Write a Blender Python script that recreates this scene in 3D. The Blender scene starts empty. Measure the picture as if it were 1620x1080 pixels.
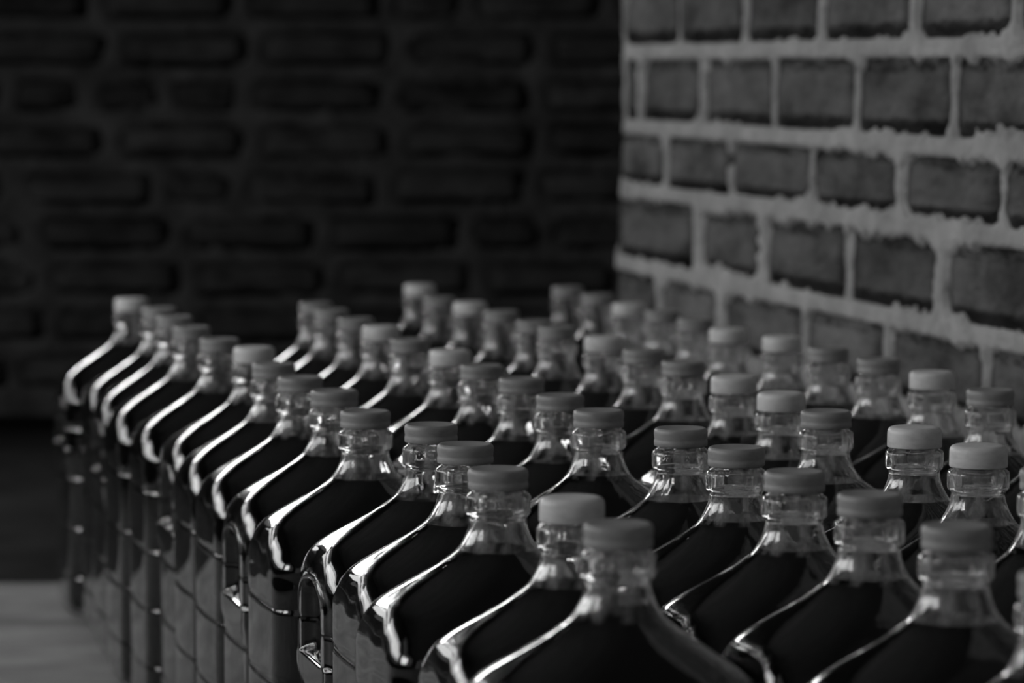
import bpy, math, random
import numpy as np
from mathutils import Vector, Matrix, noise

sc = bpy.context.scene
COL = sc.collection

# ------------------------------------------------------------------ camera
CAM_H = 0.593
cam_d = bpy.data.cameras.new('camera')
cam = bpy.data.objects.new('camera', cam_d)
COL.objects.link(cam)
cam.location = (0, 0, CAM_H)
cam.rotation_euler = (math.radians(90) - math.atan(400 / 5000), 0, 0)
cam_d.sensor_width = 36.0
cam_d.lens = 36.0 * 5000 / 1620
cam_d.dof.use_dof = True
cam_d.dof.focus_distance = 2.17
cam_d.dof.aperture_fstop = 7.2
cam_d.clip_start = 0.05
sc.camera = cam

# ------------------------------------------------------------------ world, light, exposure
world = bpy.data.worlds.new('world')
sc.world = world
world.use_nodes = True
world.node_tree.nodes['Background'].inputs['Color'].default_value = (1, 1, 1, 1)
world.node_tree.nodes['Background'].inputs['Strength'].default_value = 0.18
sc.view_settings.view_transform = 'Standard'
sc.view_settings.look = 'None'
sc.view_settings.gamma = 1.0
sc.view_settings.exposure = 0.0
sc.view_settings.use_curve_mapping = False
sc.cycles.use_denoising = True
sc.cycles.max_bounces = 16
sc.cycles.transmission_bounces = 14
sc.cycles.glossy_bounces = 8
sc.cycles.sample_clamp_indirect = 6.0
sc.cycles.blur_glossy = 0.05
sc.cycles.caustics_refractive = True
sc.cycles.caustics_reflective = False


def area_light(name, loc, target, sx, sy, power, spread=180):
    d = bpy.data.lights.new(name, 'AREA')
    d.shape = 'RECTANGLE'
    d.size, d.size_y = sx, sy
    d.energy = power
    d.color = (1, 1, 1)
    d.spread = math.radians(spread)
    o = bpy.data.objects.new(name, d)
    COL.objects.link(o)
    o.location = loc
    o.rotation_euler = (Vector(target) - Vector(loc)).to_track_quat('-Z', 'Y').to_euler()
    return o


# daylight of the high back opening; unseen left lamps added for highlights and fill
area_light('high_window_daylight', (-1.40, 5.82, 1.17), (-0.2, 2.4, 0.5), 0.90, 0.27, 9)
area_light('far_left_highlight_light', (-2.02, 4.42, 0.82), (-0.1, 3.0, 0.45), 1.5, 0.34, 4.0)
area_light('middle_left_highlight_light', (-2.02, 2.72, 1.10), (0.1, 2.9, 0.40), 1.75, 0.55, 12.5)
area_light('near_left_fill_light', (-3.20, 0.80, 1.90), (0.0, 2.7, 0.35), 1.0, 1.1, 25)


# ------------------------------------------------------------------ materials
def mat(name):
    m = bpy.data.materials.new(name)
    m.use_nodes = True
    nt = m.node_tree
    return m, nt, nt.nodes['Principled BSDF']


def g(v):
    return (v, v, v, 1)


def noise_col(nt, bsdf, stops, scale, detail=4, rough=0.6, coord='Object', stretch=(1, 1, 1)):
    tc = nt.nodes.new('ShaderNodeTexCoord')
    mp = nt.nodes.new('ShaderNodeMapping')
    mp.inputs['Scale'].default_value = stretch
    nt.links.new(tc.outputs[coord], mp.inputs['Vector'])
    n = nt.nodes.new('ShaderNodeTexNoise')
    n.inputs['Scale'].default_value = scale
    n.inputs['Detail'].default_value = detail
    n.inputs['Roughness'].default_value = rough
    nt.links.new(mp.outputs[0], n.inputs['Vector'])
    r = nt.nodes.new('ShaderNodeValToRGB')
    el = r.color_ramp.elements
    el[0].position, el[0].color = stops[0][0], g(stops[0][1])
    el[1].position, el[1].color = stops[-1][0], g(stops[-1][1])
    for p, v in stops[1:-1]:
        e = el.new(p)
        e.color = g(v)
    nt.links.new(n.outputs['Fac'], r.inputs[0])
    if bsdf:
        nt.links.new(r.outputs[0], bsdf.inputs['Base Color'])
    return mp, n, r


def bump(nt, bsdf, src, strength, dist, normal_in=None):
    b = nt.nodes.new('ShaderNodeBump')
    b.inputs['Strength'].default_value = strength
    b.inputs['Distance'].default_value = dist
    nt.links.new(src, b.inputs['Height'])
    if normal_in:
        nt.links.new(normal_in, b.inputs['Normal'])
    nt.links.new(b.outputs[0], bsdf.inputs['Normal'])
    return b


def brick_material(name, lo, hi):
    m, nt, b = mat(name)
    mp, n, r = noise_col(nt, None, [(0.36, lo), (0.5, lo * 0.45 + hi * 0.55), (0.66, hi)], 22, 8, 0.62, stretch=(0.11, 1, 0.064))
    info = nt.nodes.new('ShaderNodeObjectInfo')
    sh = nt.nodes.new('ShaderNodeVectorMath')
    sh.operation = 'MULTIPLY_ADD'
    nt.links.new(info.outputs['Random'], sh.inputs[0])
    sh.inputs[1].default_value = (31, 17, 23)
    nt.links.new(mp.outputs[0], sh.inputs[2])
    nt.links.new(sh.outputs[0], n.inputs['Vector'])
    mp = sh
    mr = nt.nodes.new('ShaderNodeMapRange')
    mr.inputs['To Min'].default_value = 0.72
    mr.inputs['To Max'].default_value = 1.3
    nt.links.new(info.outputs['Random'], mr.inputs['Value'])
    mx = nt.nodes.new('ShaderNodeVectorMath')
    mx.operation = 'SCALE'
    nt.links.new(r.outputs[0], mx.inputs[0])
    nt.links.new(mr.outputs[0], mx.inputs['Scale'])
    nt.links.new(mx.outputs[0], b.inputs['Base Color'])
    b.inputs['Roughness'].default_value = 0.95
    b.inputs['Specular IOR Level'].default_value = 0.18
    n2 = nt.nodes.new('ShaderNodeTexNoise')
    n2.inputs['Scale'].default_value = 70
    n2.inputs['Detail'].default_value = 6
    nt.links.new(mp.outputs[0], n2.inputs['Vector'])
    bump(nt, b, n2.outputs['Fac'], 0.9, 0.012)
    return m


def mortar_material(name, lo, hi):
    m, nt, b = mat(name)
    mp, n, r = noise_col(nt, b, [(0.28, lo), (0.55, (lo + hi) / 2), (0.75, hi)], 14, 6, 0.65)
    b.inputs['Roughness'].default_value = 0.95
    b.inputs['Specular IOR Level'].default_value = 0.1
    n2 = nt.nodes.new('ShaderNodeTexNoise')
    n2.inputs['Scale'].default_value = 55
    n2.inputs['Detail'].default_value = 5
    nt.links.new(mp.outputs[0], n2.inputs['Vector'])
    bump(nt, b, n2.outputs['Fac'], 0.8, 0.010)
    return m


M_BRICK = brick_material('grey_brick', 0.055, 0.18)
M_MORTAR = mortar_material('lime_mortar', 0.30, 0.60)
M_BRICK_DARK = brick_material('shaded_brick', 0.018, 0.060)  # back wall's shade is put into this darker brick colour
M_MORTAR_DARK = mortar_material('shaded_mortar', 0.025, 0.105)  # the same shade put into the mortar colour

m, nt, b = mat('concrete')
mp, n, r = noise_col(nt, b, [(0.3, 0.15), (0.5, 0.25), (0.72, 0.38)], 5, 7, 0.6, stretch=(1, 2.2, 1))
b.inputs['Roughness'].default_value = 0.85
b.inputs['Specular IOR Level'].default_value = 0.2
bump(nt, b, n.outputs['Fac'], 0.4, 0.01)
M_FLOOR = m
m, nt, b = mat('shaded_floor')  # shade on the far floor, put into a darker colour
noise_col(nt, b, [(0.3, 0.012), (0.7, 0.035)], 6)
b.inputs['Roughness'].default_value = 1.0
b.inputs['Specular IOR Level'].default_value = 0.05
M_FLOOR_SHADED = m
m, nt, b = mat('dull_plaster')
noise_col(nt, b, [(0.3, 0.16), (0.7, 0.24)], 3)
b.inputs['Roughness'].default_value = 0.95
M_PLASTER = m

# clear moulded bottle wall: slightly wavy on the neck
m, nt, b = mat('clear_bottle_wall')
b.inputs['Base Color'].default_value = g(0.98)
b.inputs['Transmission Weight'].default_value = 1.0
b.inputs['Roughness'].default_value = 0.0
b.inputs['IOR'].default_value = 1.5
tc = nt.nodes.new('ShaderNodeTexCoord')
mp = nt.nodes.new('ShaderNodeMapping')
mp.inputs['Scale'].default_value = (1, 1, 0.35)
nt.links.new(tc.outputs['Object'], mp.inputs['Vector'])
n = nt.nodes.new('ShaderNodeTexNoise')
n.inputs['Scale'].default_value = 60
n.inputs['Detail'].default_value = 2
nt.links.new(mp.outputs[0], n.inputs['Vector'])
sep = nt.nodes.new('ShaderNodeSeparateXYZ')
nt.links.new(tc.outputs['Object'], sep.inputs[0])
rg = nt.nodes.new('ShaderNodeMapRange')
rg.inputs['From Min'].default_value = 0.285
rg.inputs['From Max'].default_value = 0.31
rg.inputs['To Min'].default_value = 0.10
rg.inputs['To Max'].default_value = 1.0
nt.links.new(sep.outputs['Z'], rg.inputs['Value'])
ml = nt.nodes.new('ShaderNodeMath')
ml.operation = 'MULTIPLY'
nt.links.new(n.outputs['Fac'], ml.inputs[0])
nt.links.new(rg.outputs[0], ml.inputs[1])
bump(nt, b, ml.outputs[0], 0.3, 0.003)
# milky haze painted into the wall above the liquid to brighten the necks
tr = nt.nodes.new('ShaderNodeBsdfTranslucent')
tr.inputs['Color'].default_value = g(0.9)
df = nt.nodes.new('ShaderNodeBsdfDiffuse')
df.inputs['Color'].default_value = g(0.8)
neck_haze = nt.nodes.new('ShaderNodeMixShader')
neck_haze.inputs[0].default_value = 0.35
nt.links.new(tr.outputs[0], neck_haze.inputs[1])
nt.links.new(df.outputs[0], neck_haze.inputs[2])
mp2 = nt.nodes.new('ShaderNodeMapping')
mp2.inputs['Scale'].default_value = (1, 1, 0.3)
nt.links.new(tc.outputs['Object'], mp2.inputs['Vector'])
n3 = nt.nodes.new('ShaderNodeTexNoise')
n3.inputs['Scale'].default_value = 110
n3.inputs['Detail'].default_value = 5
nt.links.new(mp2.outputs[0], n3.inputs['Vector'])
fr = nt.nodes.new('ShaderNodeMapRange')
fr.inputs['From Min'].default_value = 0.45
fr.inputs['From Max'].default_value = 0.7
fr.inputs['To Min'].default_value = 0.0
fr.inputs['To Max'].default_value = 0.42
nt.links.new(n3.outputs['Fac'], fr.inputs['Value'])
zone = nt.nodes.new('ShaderNodeMapRange')
zone.inputs['From Min'].default_value = 0.3030
zone.inputs['From Max'].default_value = 0.3045
nt.links.new(sep.outputs['Z'], zone.inputs['Value'])
fm = nt.nodes.new('ShaderNodeMath')
fm.operation = 'MULTIPLY'
nt.links.new(fr.outputs[0], fm.inputs[0])
nt.links.new(zone.outputs[0], fm.inputs[1])
mixs = nt.nodes.new('ShaderNodeMixShader')
nt.links.new(fm.outputs[0], mixs.inputs[0])
nt.links.new(b.outputs[0], mixs.inputs[1])
nt.links.new(neck_haze.outputs[0], mixs.inputs[2])
nt.links.new(mixs.outputs[0], nt.nodes['Material Output'].inputs['Surface'])
M_GLASS = m

m, nt, b = mat('dark_liquid')
b.inputs['Base Color'].default_value = g(0.004)
b.inputs['Roughness'].default_value = 0.12
b.inputs['IOR'].default_value = 1.33
b.inputs['Specular IOR Level'].default_value = 0.35
M_LIQUID = m


def cap_material(name, v):
    m, nt, b = mat(name)
    mp, n, r = noise_col(nt, b, [(0.25, v * 0.75), (0.5, v), (0.8, v * 1.12)], 60, 4, 0.6, stretch=(1, 1, 2.5))
    b.inputs['Roughness'].default_value = 0.42
    b.inputs['Specular IOR Level'].default_value = 0.4
    bump(nt, b, n.outputs['Fac'], 0.15, 0.001)
    return m


M_CAP_DARK = cap_material('dark_cap_plastic', 0.34)
M_CAP_PALE = cap_material('pale_cap_plastic', 0.78)
m, nt, b = mat('painted_wood')
b.inputs['Base Color'].default_value = g(0.2)
M_WOOD = m


# ------------------------------------------------------------------ helpers
def link_mesh(name, me, material, parent=None, kind=None):
    o = bpy.data.objects.new(name, me)
    COL.objects.link(o)
    if material and not me.materials:
        me.materials.append(material)
    if parent:
        o.parent = parent
    if kind:
        o['kind'] = kind
    return o


def mesh_from(name, verts, faces, smooth=False):
    me = bpy.data.meshes.new(name)
    me.from_pydata(verts, [], faces)
    me.update()
    if smooth:
        me.polygons.foreach_set('use_smooth', [True] * len(me.polygons))
    return me


def box_mesh(name, boxes):
    vs, fs = [], []
    for (x0, y0, z0, x1, y1, z1) in boxes:
        k = len(vs)
        vs += [(x0, y0, z0), (x1, y0, z0), (x1, y1, z0), (x0, y1, z0), (x0, y0, z1), (x1, y0, z1), (x1, y1, z1), (x0, y1, z1)]
        fs += [(k, k + 3, k + 2, k + 1), (k + 4, k + 5, k + 6, k + 7), (k, k + 1, k + 5, k + 4), (k + 1, k + 2, k + 6, k + 5),
               (k + 2, k + 3, k + 7, k + 6), (k + 3, k, k + 4, k + 7)]
    return mesh_from(name, vs, fs)


def smooth01(t):
    t = min(1.0, max(0.0, t))
    return t * t * (3 - 2 * t)


def brick_proto(i, rough=0.0022, nu=9, nz=5):
    """Unit brick 1 x 1 (face in local x, z), face towards -y, depth 0.1; rounded worn edges."""
    vs, fs = [], []
    for d in range(2):
        for a in range(nu):
            for c in range(nz):
                u = a / (nu - 1)
                w = c / (nz - 1)
                x, z = u - 0.5, w - 0.5
                ex = min(u, 1 - u) * 0.22
                ez = min(w, 1 - w) * 0.064
                e = min(ex, ez)
                y = 0.0 if e > 0.001 else 0.005
                if d == 0:
                    y += noise.noise(Vector((x * 5 + i * 7.3, z * 2.4, 1.7 * i))) * rough * 1.6
                    n1 = noise.noise(Vector((x * 4, z * 3 + 11 * i, 4.1)))
                    n2 = noise.noise(Vector((x * 4 + 9 * i, z * 3, 8.1)))
                    cr = 1 - 0.10 * (abs(2 * x) ** 4) * (abs(2 * z) ** 2)
                    vs.append((x * (1 + 0.02 * n1) * (1 - 0.03 * (2 * z) ** 4), y, z * (cr + 0.06 * n2)))
                else:
                    vs.append((x, 0.10, z))
    N = nu * nz
    for a in range(nu - 1):
        for c in range(nz - 1):
            p = a * nz + c
            fs.append((p, p + nz, p + nz + 1, p + 1))
    rim = [(a * nz) for a in range(nu)] + [((nu - 1) * nz + c) for c in range(1, nz)] + [(a * nz + nz - 1) for a in range(nu - 2, -1, -1)] + [c for c in range(nz - 2, 0, -1)]
    for k in range(len(rim)):
        p, q = rim[k], rim[(k + 1) % len(rim)]
        fs.append((q, p, p + N, q + N))
    back = [r + N for r in rim]
    fs.append(tuple(reversed(back)))
    me = mesh_from('brick_mesh', vs, fs, True)
    return me


BRICKS_LIT = [brick_proto(i) for i in range(7)]
BRICKS_DIM = [brick_proto(i + 20, 0.004) for i in range(5)]
for me in BRICKS_LIT:
    me.materials.append(M_BRICK)
for me in BRICKS_DIM:
    me.materials.append(M_BRICK_DARK)


def frange(a, b, step):
    n = max(1, int(round(abs(b - a) / step)))
    return [a + (b - a) * k / n for k in range(n)]


def brick_wall(wall, frame, rects, s_list, z_list, start, tilt, protos, mortar, proud, amp, seed, rnd, deep=0.010):
    """frame: 4x4 with local x along the wall, local -y out of its face. rects: (s0, s1, z0, z1) brick faces."""
    for (s0, s1, z0, z1) in rects:
        me = protos[rnd.randrange(len(protos))]
        o = bpy.data.objects.new('brick', me)
        COL.objects.link(o)
        sm = (s0 + s1) / 2
        dy = rnd.uniform(-0.002, 0.002)
        loc = Matrix.Translation((sm, dy, (z0 + z1) / 2 + tilt * sm))
        rot = Matrix.Rotation(rnd.uniform(-0.008, 0.008), 4, 'Y') @ Matrix.Rotation(rnd.uniform(-0.012, 0.012), 4, 'Z')
        o.parent = wall
        o.matrix_local = loc @ rot @ Matrix.Diagonal((s1 - s0 + 0.006, 1, z1 - z0 + 0.006, 1))
    # mortar: a height field that swells over the brick edges
    by_row = {}
    for r in rects:
        by_row.setdefault((r[2], r[3]), []).append(r)
    keys = sorted(by_row)
    vs, fs = [], []
    nz = len(z_list)
    for s in s_list:
        for z in z_list:
            zz = z
            st = start(z)
            s_ = s + st * max(0.0, 1 - s / 0.3)
            inside = -0.02
            for (z0, z1) in keys:
                if z0 < zz < z1:
                    for (a, b_, _, _) in by_row[(z0, z1)]:
                        if a < s_ < b_:
                            dz = min(zz - z0, z1 - zz)
                            ds = min(s_ - a, b_ - s_)
                            rr = 0.026
                            if dz < rr and ds < rr:
                                inside = rr - math.hypot(rr - dz, rr - ds)
                            else:
                                inside = min(dz, ds)
                            break
            n = noise.noise(Vector((s_ * 22, z * 22, seed))) * 0.65 + noise.noise(Vector((s_ * 75, z * 60, seed + 5))) * 0.9
            n3 = noise.noise(Vector((s_ * 5, z * 6, seed + 9)))
            cover = amp * (n + 1.1 * n3) - inside - 0.0015
            h = -deep + (deep + proud) * smooth01((cover + 0.004) / 0.007)
            h += 0.0022 * noise.noise(Vector((s_ * 40, z * 40, seed + 2))) + 0.002 * n3
            vs.append((s_, -h, z + tilt * s_))
    ns = len(s_list)
    for i in range(ns - 1):
        for j in range(nz - 1):
            p = i * nz + j
            fs.append((p, p + nz, p + nz + 1, p + 1))
    me = mesh_from('mortar', vs, fs, True)
    me.materials.append(mortar)
    o = link_mesh('mortar', me, None, wall)
    return o


# ------------------------------------------------------------------ the setting
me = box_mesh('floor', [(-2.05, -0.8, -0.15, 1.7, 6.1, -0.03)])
link_mesh('floor', me, M_FLOOR_SHADED, kind='structure')  # far part shows as shaded floor through its dark colour
me = mesh_from('lit_floor', [(-2.0, -0.7, -0.03), (1.6, -0.7, -0.03), (1.6, 4.0, -0.03), (-0.3, 3.93, -0.03), (-0.48, 3.77, -0.03), (-2.0, 3.80, -0.03),
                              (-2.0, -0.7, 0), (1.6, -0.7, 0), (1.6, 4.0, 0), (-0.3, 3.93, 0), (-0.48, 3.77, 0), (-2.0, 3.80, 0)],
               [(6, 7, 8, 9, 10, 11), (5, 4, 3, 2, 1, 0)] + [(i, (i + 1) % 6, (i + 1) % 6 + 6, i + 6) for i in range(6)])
link_mesh('lit_floor', me, M_FLOOR, kind='structure')  # far edge shaped where the floor falls into shade

# right brick wall: runs from its far corner towards the camera, seen at a grazing angle
rnd = random.Random(11)
far = Vector((0.142, 4.060, 0))
dirv = Vector((0.269, -1.0, 0)).normalized()
nrm = Vector((dirv.y, -dirv.x, 0))            # out of the face, towards the bottles
wr_frame = Matrix(((dirv.x, -nrm.x, 0, far.x), (dirv.y, -nrm.y, 0, far.y), (0, 0, 1, 0), (0, 0, 0, 1)))
core = box_mesh('wall_right', [(0.02, 0.024, 0, 2.9, 0.36, 1.75)])
wall_right = link_mesh('wall_right', core, M_MORTAR, kind='structure')
wall_right.matrix_world = wr_frame


def s_of(Y):
    return (far.y - Y) / abs(dirv.y)


# joint heights of the courses at the corner; the visible ones as in the photograph
lines = [0.012, 0.102, 0.190, 0.280, 0.370, 0.4636, 0.545, 0.641, 0.735, 0.825, 0.915, 1.005, 1.095, 1.185, 1.275]
joints = {6: [3.989, 3.754, 3.509, 3.269, 3.024], 5: [3.883, 3.653, 3.392, 3.153, 2.909], 4: [3.768, 3.537, 3.291, 3.047],
          3: [3.904, 3.682, 3.417, 3.177, 2.943], 7: [3.837, 3.603, 3.368, 3.119, 2.885]}
rects = []
for k in range(len(lines) - 1):
    js = joints.get(k)
    if not js:
        off = 0.11 if k % 2 else 0.235
        js = [far.y - off - 0.242 * q for q in range(5)]
    ss = [s_of(y) for y in js]
    ends = 0.0 - (0.03 if k <= 3 else 0.022 if k == 4 else 0.01 if k == 5 else -0.01)
    allj = [ends - 0.006] + ss
    while allj[-1] < 2.6:
        allj.append(allj[-1] + 0.249 + rnd.uniform(-0.006, 0.006))
    z0, z1 = lines[k] + 0.0105 + rnd.uniform(-0.002, 0.002), lines[k + 1] - 0.0105 + rnd.uniform(-0.002, 0.002)
    for a, b_ in zip(allj, allj[1:]):
        w = rnd.choice([0.001, 0.002, 0.003, 0.005, 0.009])
        if b_ - a > 0.05:
            rects.append((a + w, b_ - w, z0, z1))
s_list = frange(0.0, 1.55, 0.0042) + frange(1.55, 2.8, 0.02) + [2.8]
z_list = frange(0.0, 0.27, 0.012) + frange(0.27, 0.80, 0.0038) + frange(0.80, 1.3, 0.014) + [1.3]


def start_r(z):
    return -0.032 * smooth01((0.55 - z) / 0.2) + 0.006


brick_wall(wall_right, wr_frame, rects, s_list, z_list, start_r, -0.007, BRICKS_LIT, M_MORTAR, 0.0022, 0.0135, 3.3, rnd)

# back brick wall, its deep shade put into the brick and mortar colours
rnd = random.Random(4)
YB = 5.73
core = box_mesh('wall_back', [(-2.0, 0.03, 0, 1.6, 0.35, 0.85), (-2.0, 0.03, 1.6, 1.6, 0.35, 2.6), (-0.93, 0.03, 0.85, 1.6, 0.35, 1.6)])
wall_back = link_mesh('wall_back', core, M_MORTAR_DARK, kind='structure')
wall_back.location = (0, YB, 0)
rects = []
zb = 0.249 - 0.0425 - 0.083 * 2
off_by_parity = [-0.877, -0.728]
for k in range(9):
    z0 = zb + 0.083 * k + 0.012
    z1 = zb + 0.083 * (k + 1) - 0.012
    base = off_by_parity[k % 2] + rnd.uniform(-0.02, 0.02)
    x = base - 0.262 * 3
    while x < 1.0:
        w = rnd.choice([0.245, 0.245, 0.25, 0.24, 0.125])
        if x > -1.45:
            rects.append((x + 0.0, x + w - 0.012, z0 + rnd.uniform(-0.003, 0.003), z1 + rnd.uniform(-0.003, 0.003)))
        x += w + 0.017
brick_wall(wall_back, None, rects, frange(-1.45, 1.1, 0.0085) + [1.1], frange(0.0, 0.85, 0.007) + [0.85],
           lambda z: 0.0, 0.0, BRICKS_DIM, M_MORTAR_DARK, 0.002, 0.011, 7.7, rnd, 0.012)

# the opening of the back wall, above and left of the picture
wf = link_mesh('window_1', box_mesh('window_1', [(-1.95, 5.94, 0.85, -1.90, 6.0, 1.6), (-0.98, 5.94, 0.85, -0.93, 6.0, 1.6),
                                                 (-1.90, 5.94, 0.85, -0.98, 6.0, 0.89), (-1.90, 5.94, 1.56, -0.98, 6.0, 1.6)]), M_WOOD, kind='structure')

# unseen left wall, its openings made up to pass the added lamps
link_mesh('wall_left', box_mesh('wall_left', [
    (-2.05, -0.8, 0, -1.95, 0.2, 2.6), (-2.05, 0.2, 0, -1.95, 1.62, 0.5), (-2.05, 0.2, 2.2, -1.95, 1.62, 2.6), (-2.05, 1.62, 0, -1.95, 1.75, 2.6),
    (-2.05, 1.75, 0, -1.95, 5.3, 0.50), (-2.05, 1.75, 1.45, -1.95, 5.3, 2.6), (-2.05, 5.3, 0, -1.95, 6.08, 2.6)]), M_MORTAR_DARK, kind='structure')  # dark mortar here dims the reflections on the jug sides

link_mesh('ceiling', box_mesh('ceiling', [(-2.05, -0.6, 2.6, 1.7, 6.08, 2.7)]), M_PLASTER, kind='structure')  # unseen, added to keep ambient light off the far end
link_mesh('wall_side', box_mesh('wall_side', [(1.6, -0.6, 0, 1.7, 6.08, 2.6)]), M_PLASTER, kind='structure')  # unseen, added to close off ambient light from the right

# ------------------------------------------------------------------ the jug
HC = 0.348                       # height of the cap's middle above the floor
HX, HY, RC = 0.0798, 0.0667, 0.024
# z below the cap's middle: half width, half depth, corner radius
SHOULDER = [(-0.0260, .0179, .0179, .0179), (-0.030, .0186, .0186, .0186), (-0.034, .0199, .0199, .0199), (-0.0395, .0225, .0224, .0224), (-0.045, .0262, .0256, .0256),
            (-0.050, .0325, .0302, .0302), (-0.055, .0400, .0350, .0350), (-0.060, .0482, .0394, .0380), (-0.066, .0577, .0438, .0390),
            (-0.072, .0662, .0480, .0380), (-0.079, .0737, .0525, .0355), (-0.087, .0776, .0575, .0320), (-0.096, .0791, .0624, .0285),
            (-0.1035, .0796, .0661, .0255), (-0.107, .0797, .0666, .0245), (-0.120, HX, HY, RC), (-0.335, HX, HY, RC), (-0.342, HX - .002, HY - .002, RC - .002),
            (-0.346, HX - .005, HY - .005, RC - .004), (-0.348, HX - .011, HY - .011, RC - .008)]
RINGP = [(-0.0060, .0166), (-0.0078, .0168), (-0.0092, .0186), (-0.0104, .0201), (-0.0120, .0206), (-0.0205, .0206), (-0.0222, .0202),
         (-0.0233, .0190), (-0.0240, .0182), (-0.0262, .0179)]


def cat(p0, p1, p2, p3, t):
    return 0.5 * ((2 * p1) + (-p0 + p2) * t + (2 * p0 - 5 * p1 + 4 * p2 - p3) * t * t + (-p0 + 3 * p1 - 3 * p2 + p3) * t ** 3)


def section(zr):
    """hx, hy, rc at height zr below the cap's middle, for the shoulder and the body."""
    T = SHOULDER
    if zr >= T[0][0]:
        return T[0][1:]
    for i in range(len(T) - 1):
        if T[i][0] >= zr >= T[i + 1][0]:
            t = (T[i][0] - zr) / (T[i][0] - T[i + 1][0])
            if zr < -0.120:
                return tuple(T[i][q] + (T[i + 1][q] - T[i][q]) * t for q in (1, 2, 3))
            a, b_, c, d = T[max(0, i - 1)], T[i], T[i + 1], T[min(len(T) - 1, i + 2)]
            return tuple(cat(a[q], b_[q], c[q], d[q], t) for q in (1, 2, 3))
    return T[-1][1:]


def radial(th, hx, hy, rc):
    c, s = abs(math.cos(th)), abs(math.sin(th))
    rc = min(rc, hx, hy)
    # straight sides
    if c > 1e-9:
        t = hx / c
        if t * s <= hy - rc + 1e-9:
            return t
    if s > 1e-9:
        t = hy / s
        if t * c <= hx - rc + 1e-9:
            return t
    ax, ay = hx - rc, hy - rc
    bq = c * ax + s * ay
    return bq + math.sqrt(max(0.0, bq * bq - (ax * ax + ay * ay - rc * rc)))


ANG = [(-0.66 + 1.32 * i / 84) for i in range(84)] + [0.66 + (2 * math.pi - 1.32) * i / 108 for i in range(108)]
NT = len(ANG)
GROOVES = (-0.134, -0.190, -0.246, -0.302)


def body_point(th, zr, inner=0.0):
    hx, hy, rc = section(zr)
    r = radial(th, hx - inner, hy - inner, max(0.004, rc - inner))
    x, y = r * math.cos(th), r * math.sin(th)
    # narrow sides are gently rounded, not flat
    x -= math.copysign(0.0035 * smooth01((-0.066 - zr) / 0.045) * (y / hy) ** 2 * min(1.0, abs(x) / 0.05), x)
    if -0.122 < zr < -0.074:
        w_ = 0.0008 * smooth01((zr + 0.122) / 0.012) * smooth01((-0.074 - zr) / 0.012) * noise.noise(Vector((x * 34, y * 34, zr * 45)))
        L = math.hypot(x, y)
        x += x / L * w_
        y += y / L * w_
    # label panel pressed into the two broad faces
    if zr < -0.100:
        m_ = smooth01((0.058 - abs(x)) / 0.006) * smooth01((-0.107 - zr) / 0.004) * smooth01((zr + 0.328) / 0.006)
        if abs(y) > hy - inner - 0.003:
            y -= math.copysign(0.0017 * m_, y)
        for gz in GROOVES:
            d = abs(zr - gz)
            if d < 0.004:
                k = 0.0011 * smooth01(1 - d / 0.004)
                L = math.hypot(x, y)
                x -= x / L * k
                y -= y / L * k
    # grip pressed into one narrow side: an arch that ends on a ledge
    if x > 0.03 and -0.19 < zr < -0.088:
        half = 0.040
        top = -0.101
        zc = top - half * 0.5
        if zr > zc:
            dd = half - math.hypot(y, (zr - zc) / 0.5)
        else:
            dd = half - abs(y)
        dd = min(dd, (zr + 0.1615) * 1.0)
        if dd > -0.008:
            rim = 0.0024 * smooth01(1 - abs(dd + 0.0005) / 0.0075)
            dep = 0.009 * smooth01(dd / 0.010)
            x += rim - dep
        if zr <= -0.1565:
            x += 0.0030 * smooth01((-0.1565 - zr) / 0.004) * smooth01((zr + 0.186) / 0.022) * smooth01((0.060 - abs(y)) / 0.014)
        x = min(x, HX - inner + 0.0006)
    return x, y


def z_body():
    zs = frange(-0.0285, -0.098, 0.0024) + frange(-0.098, -0.120, 0.0012)
    zs = [z for z in zs]
    z = -0.120
    while z > -0.336:
        zs.append(z)
        near = min(abs(z - gz) for gz in GROOVES)
        z -= 0.0010 if (near < 0.0045 or -0.169 < z < -0.1555) else 0.0030
        if z < -0.31 and near > 0.005:
            z -= 0.003
    zs += [-0.336, -0.339, -0.342, -0.3445, -0.3465, -0.348]
    return zs


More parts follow.
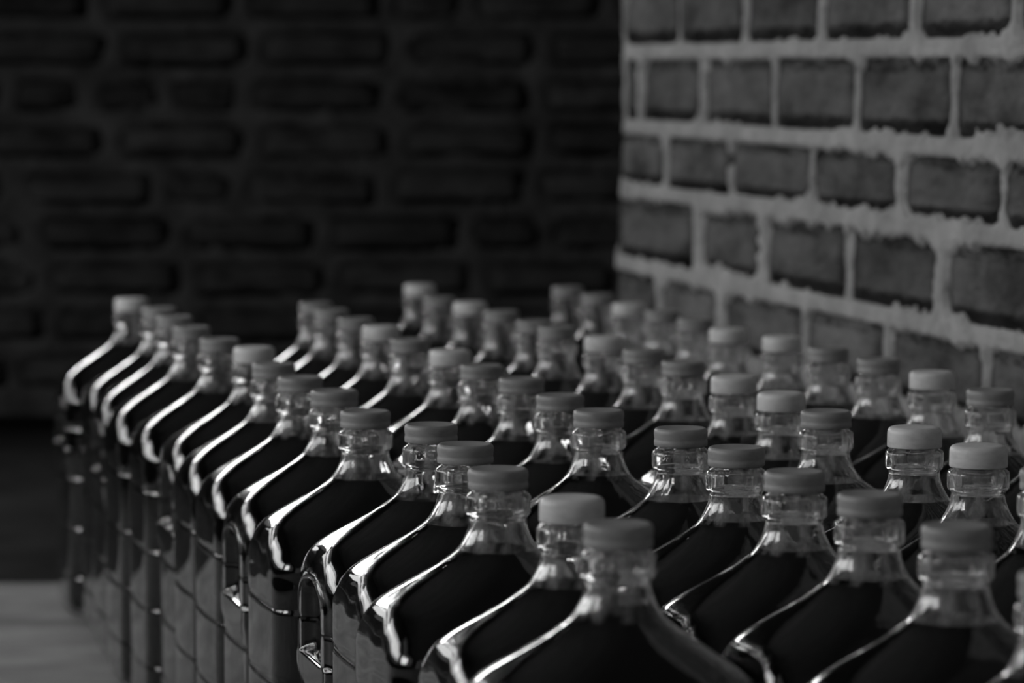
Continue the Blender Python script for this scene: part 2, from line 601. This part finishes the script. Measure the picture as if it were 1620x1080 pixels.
def make_body_mesh(inner_t=0.0016):
    vs, fs, rings = [], [], []

    def ring(pts):
        k = len(vs)
        vs.extend(pts)
        rings.append(k)

    def circ(r, zr):
        ring([(r * math.cos(ANG[i]), r * math.sin(ANG[i]), HC + zr) for i in range(NT)])
    # inner neck from the liquid side up is added last, so the shell runs: lip -> outside -> base -> inside -> lip
    circ(0.0145, -0.0045)
    circ(0.0164, -0.0045)
    for zr, r in RINGP:
        circ(r, zr)
    for zr in z_body():
        ring([body_point(ANG[i], zr) + (HC + zr,) for i in range(NT)])
    ring([(0.6 * v[0], 0.6 * v[1], 0.0015) for v in vs[rings[-1]:rings[-1] + NT]])
    outer_last = rings[-1]
    inner_first = len(rings)
    ring([(0.6 * v[0], 0.6 * v[1], 0.0040) for v in vs[rings[-2]:rings[-2] + NT]])
    for zr in reversed(z_body()):
        if zr < -0.343:
            continue
        ring([body_point(ANG[i], zr, inner_t) + (HC + zr,) for i in range(NT)])
    for zr, r in ((-0.0255, .0162), (-0.0220, .0166), (-0.0140, .0168), (-0.0105, .0160), (-0.0080, .0147), (-0.0060, .0145)):
        circ(r, zr)
    for a, b_ in zip(rings, rings[1:]):
        if a == outer_last:
            continue
        for i in range(NT):
            j = (i + 1) % NT
            fs.append((a + i, b_ + i, b_ + j, a + j))
    a, b_ = rings[-1], rings[0]
    for i in range(NT):
        j = (i + 1) % NT
        fs.append((a + i, b_ + i, b_ + j, a + j))
    fs.append(tuple(outer_last + i for i in range(NT))[::-1])
    fs.append(tuple(rings[inner_first] + i for i in range(NT)))
    me = mesh_from('jug_body', vs, fs, True)
    me.materials.append(M_GLASS)
    return me


def make_liquid_mesh(level):
    vs, fs = [], []
    t = 0.0016 + 0.0003
    zs = [z for z in z_body() if -0.342 < z < -level - 0.0004]
    zs = [-level] + zs
    rings = []
    for zr in zs:
        rings.append(len(vs))
        vs += [body_point(ANG[i], zr, t) + (HC + zr,) for i in range(NT)]
    for a, b_ in zip(rings, rings[1:]):
        for i in range(NT):
            j = (i + 1) % NT
            fs.append((a + i, b_ + i, b_ + j, a + j))
    fs.append(tuple(rings[0] + i for i in range(NT)))
    fs.append(tuple(rings[-1] + i for i in range(NT))[::-1])
    me = mesh_from('liquid', vs, fs, True)
    me.polygons[len(me.polygons) - 2].use_smooth = False
    me.materials.append(M_LIQUID)
    return me


def make_cap_mesh(pale):
    if pale:
        prof = [(0, .0068), (.0120, .0069), (.0160, .0069), (.0178, .0062), (.0189, .0046), (.0192, .0025), (.0193, -.0066), (.0191, -.0072),
                (.0181, -.0073), (.0178, -.0060), (.0150, .0040), (0, .0045)]
    else:
        prof = [(0, .0052), (.0140, .0053), (.0160, .0060), (.0172, .0062), (.0184, .0054), (.0190, .0040), (.0191, .0020), (.0187, -.0010),
                (.0186, -.0022), (.0190, -.0030), (.0189, -.0058), (.0186, -.0064), (.0176, -.0064), (.0173, -.0050), (.0150, .0035), (0, .0040)]
    n = 56
    vs, fs, rings = [], [], []
    for r, z in prof:
        rings.append(len(vs))
        if r == 0:
            vs.append((0, 0, HC + z))
        else:
            vs += [(r * math.cos(2 * math.pi * i / n), r * math.sin(2 * math.pi * i / n), HC + z) for i in range(n)]
    for q in range(len(prof) - 1):
        a, b_ = rings[q], rings[q + 1]
        for i in range(n):
            j = (i + 1) % n
            if prof[q][0] == 0:
                fs.append((a, b_ + i, b_ + j))
            elif prof[q + 1][0] == 0:
                fs.append((a + i, b_, a + j))
            else:
                fs.append((a + i, b_ + i, b_ + j, a + j))
    me = mesh_from('cap', vs, fs, True)
    me.materials.append(M_CAP_PALE if pale else M_CAP_DARK)
    return me


def lean_neck(me, e):
    me = me.copy()
    n = len(me.vertices)
    co = np.empty(n * 3, dtype=np.float32)
    me.vertices.foreach_get('co', co)
    co = co.reshape(n, 3)
    t = np.clip((co[:, 2] - (HC - 0.110)) / 0.075, 0, 1)
    t = t * t * (3 - 2 * t)
    co[:, 0] += e.x * t
    co[:, 1] += e.y * t
    me.vertices.foreach_set('co', co.ravel())
    me.update()
    return me


BODY = make_body_mesh()
LEVELS = [0.0355, 0.0418, 0.0445, 0.0465]
LIQUIDS = [make_liquid_mesh(v) for v in LEVELS]
CAPS = [make_cap_mesh(False), make_cap_mesh(True)]

# row, place in the row from the far end, x and y of the cap, height scale, x and y of the base,
# pale cap, grip turned to the open side, fill level
BOTTLES = [
    ('L', 1, -0.4339, 3.5958, 1.0, -0.4378, 3.5947, 1, 1, 2),
    ('L', 2, -0.3866, 3.4559, 0.9995, -0.3905, 3.4548, 0, 0, 2),
    ('L', 3, -0.3554, 3.3188, 1.0006, -0.3593, 3.3177, 0, 1, 1),
    ('L', 4, -0.3228, 3.1743, 1.0, -0.3267, 3.1732, 0, 0, 3),
    ('L', 5, -0.2824, 3.0402, 0.9963, -0.2863, 3.0391, 0, 0, 2),
    ('L', 6, -0.238, 2.907, 1.0021, -0.2419, 2.906, 1, 1, 1),
    ('L', 7, -0.2097, 2.7705, 0.995, -0.2136, 2.7695, 0, 0, 2),
    ('L', 8, -0.1774, 2.6359, 0.9958, -0.1812, 2.6349, 0, 0, 1),
    ('L', 9, -0.1413, 2.5024, 0.9998, -0.1451, 2.5013, 0, 1, 2),
    ('L', 10, -0.1105, 2.3688, 0.992, -0.1143, 2.3678, 0, 0, 2),
    ('L', 11, -0.0577, 2.2409, 1.0018, -0.0662, 2.2386, 0, 1, 3),
    ('L', 12, -0.0313, 2.1051, 1.0052, -0.0352, 2.1041, 0, 0, 3),
    ('L', 13, -0.0087, 1.9676, 1.005, -0.0126, 1.9666, 0, 0, 2),
    ('L', 14, 0.0351, 1.8357, 1.0005, 0.0313, 1.8346, 1, 0, 2),
    ('L', 15, 0.0575, 1.6963, 1.0134, 0.0536, 1.6953, 0, 0, 0),
    ('M', 1, -0.2215, 3.5644, 0.9938, -0.2215, 3.5644, 0, 0, 2),
    ('M', 2, -0.1965, 3.4274, 0.9993, -0.1965, 3.4274, 0, 0, 3),
    ('M', 3, -0.1631, 3.2926, 1.0004, -0.1631, 3.2926, 0, 0, 2),
    ('M', 4, -0.1311, 3.1566, 1.0039, -0.1311, 3.1566, 1, 0, 2),
    ('M', 5, -0.0976, 3.0211, 0.999, -0.0976, 3.0211, 0, 0, 3),
    ('M', 6, -0.0568, 2.8879, 0.9984, -0.0568, 2.8879, 1, 0, 2),
    ('M', 7, -0.0265, 2.7529, 0.9947, -0.0265, 2.7529, 0, 0, 1),
    ('M', 8, 0.0079, 2.6197, 0.9971, 0.0079, 2.6197, 0, 0, 2),
    ('M', 9, 0.038, 2.4863, 0.9942, 0.038, 2.4863, 0, 0, 3),
    ('M', 10, 0.0648, 2.3525, 0.9983, 0.0694, 2.3537, 0, 0, 1),
    ('M', 11, 0.1196, 2.2264, 0.9986, 0.111, 2.2241, 0, 0, 2),
    ('M', 12, 0.1495, 2.0933, 1.003, 0.145, 2.0921, 0, 0, 1),
    ('M', 13, 0.1763, 1.9588, 1.0036, 0.1707, 1.9573, 0, 0, 1),
    ('M', 14, 0.208, 1.824, 1.0125, 0.2067, 1.8236, 0, 0, 1),
    ('M', 15, 0.2392, 1.6872, 1.0141, 0.2392, 1.6872, 0, 0, 2),
    ('M', 16, 0.2697, 1.5499, 1.0005, 0.2697, 1.5499, 0, 0, 1),
    ('T', 1, -0.1128, 3.8573, 1.0, -0.1128, 3.8573, 1, 0, 2),
    ('T', 2, -0.0848, 3.6807, 0.9897, -0.0848, 3.6807, 0, 0, 2),
    ('T', 3, -0.047, 3.549, 0.9969, -0.047, 3.549, 1, 0, 2),
    ('T', 4, -0.0116, 3.4173, 0.9974, -0.0116, 3.4173, 0, 0, 2),
    ('T', 5, 0.0231, 3.2869, 0.994, 0.0231, 3.2869, 0, 0, 2),
    ('T', 6, 0.0449, 3.1519, 1.005, 0.0449, 3.1519, 0, 0, 2),
    ('T', 7, 0.0885, 3.022, 1.0041, 0.0885, 3.022, 1, 0, 2),
    ('T', 8, 0.1206, 2.8885, 1.0016, 0.1206, 2.8885, 0, 0, 3),
    ('T', 9, 0.1498, 2.7534, 1.0041, 0.1498, 2.7534, 0, 0, 2),
    ('T', 10, 0.1847, 2.6198, 1.0001, 0.1847, 2.6198, 1, 0, 1),
    ('T', 11, 0.2127, 2.4847, 0.9975, 0.2127, 2.4847, 1, 0, 2),
    ('T', 12, 0.2346, 2.3484, 0.9981, 0.2432, 2.3507, 0, 0, 3),
    ('T', 13, 0.2843, 2.2194, 1.0008, 0.2816, 2.2187, 1, 0, 2),
    ('T', 14, 0.3093, 2.0827, 1.0078, 0.3138, 2.0839, 1, 0, 2),
    ('T', 15, 0.3335, 1.944, 1.0123, 0.3404, 1.9459, 0, 0, 1),
    ('F', 1, 0.0675, 3.8282, 0.9987, 0.0675, 3.8282, 0, 0, 1),
    ('F', 2, 0.0999, 3.6923, 0.9981, 0.0999, 3.6923, 0, 0, 2),
    ('F', 3, 0.132, 3.5586, 0.9908, 0.132, 3.5586, 1, 0, 2),
    ('F', 4, 0.1635, 3.426, 0.9956, 0.1635, 3.426, 0, 0, 1),
    ('F', 5, 0.1915, 3.293, 0.9984, 0.1915, 3.293, 0, 0, 2),
    ('F', 6, 0.2168, 3.1601, 0.9958, 0.2168, 3.1601, 1, 0, 1),
    ('F', 7, 0.2598, 3.0318, 1.0018, 0.2598, 3.0318, 1, 0, 2),
    ('F', 8, 0.291, 2.8995, 1.0039, 0.291, 2.8995, 0, 0, 2),
    ('F', 9, 0.322, 2.7656, 1.0074, 0.322, 2.7656, 0, 0, 2),
    ('F', 10, 0.3512, 2.6296, 1.0082, 0.3512, 2.6296, 1, 0, 3),
    ('F', 11, 0.3791, 2.4923, 1.004, 0.3791, 2.4923, 0, 0, 2),
    ('F', 12, 0.406, 2.3541, 1.0032, 0.4087, 2.3549, 0, 0, 2),
]

ROWS = {'L': 'outer floor-side row', 'M': 'second row from floor side', 'T': 'third row from floor side',
        'F': 'row beside brick wall'}
ORD = ['nearest', 'second', 'third', 'fourth', 'fifth', 'sixth', 'seventh', 'eighth', 'ninth', 'tenth', 'eleventh', 'twelfth',
       'thirteenth', 'fourteenth', 'fifteenth', 'sixteenth']
row_len = {}
for r in BOTTLES:
    row_len[r[0]] = max(row_len.get(r[0], 0), r[1])
rnd = random.Random(21)
yaw0 = math.atan2(dirv.y, dirv.x) + math.pi / 2      # local y runs along the rows
for (row, k, cx, cy, s, bx, by, pale, grip, lev) in BOTTLES:
    root = bpy.data.objects.new('liquid_jug', None)
    COL.objects.link(root)
    root.empty_display_size = 0.05
    n = row_len[row] - k
    place = 'nearest' if n == 0 else 'farthest' if k == 1 else ORD[n] + ' nearest'
    root['label'] = 'dark liquid jug with %s cap, %s in the %s' % ('pale' if pale else 'dark', place, ROWS[row])
    root['category'] = 'bottle'
    root['group'] = 'jugs of dark liquid standing in rows'
    yaw = yaw0 + (math.pi if grip else 0)
    root.matrix_world = Matrix.Translation((bx, by, 0.0)) @ Matrix.Rotation(yaw, 4, 'Z') @ Matrix.Diagonal((1, 1, s, 1))
    e = Matrix.Rotation(-yaw, 2) @ Vector((cx - bx, cy - by))
    bent = e.length > 0.0008                            # a neck moulded slightly off centre
    link_mesh('jug_body', lean_neck(BODY, e) if bent else BODY, None, root)
    link_mesh('liquid', lean_neck(LIQUIDS[lev], e) if bent else LIQUIDS[lev], None, root)
    c = link_mesh('cap', CAPS[pale], None, root)
    c.location = (e.x, e.y, 0)
    c.rotation_euler = (0, 0, rnd.uniform(0, 6.28))
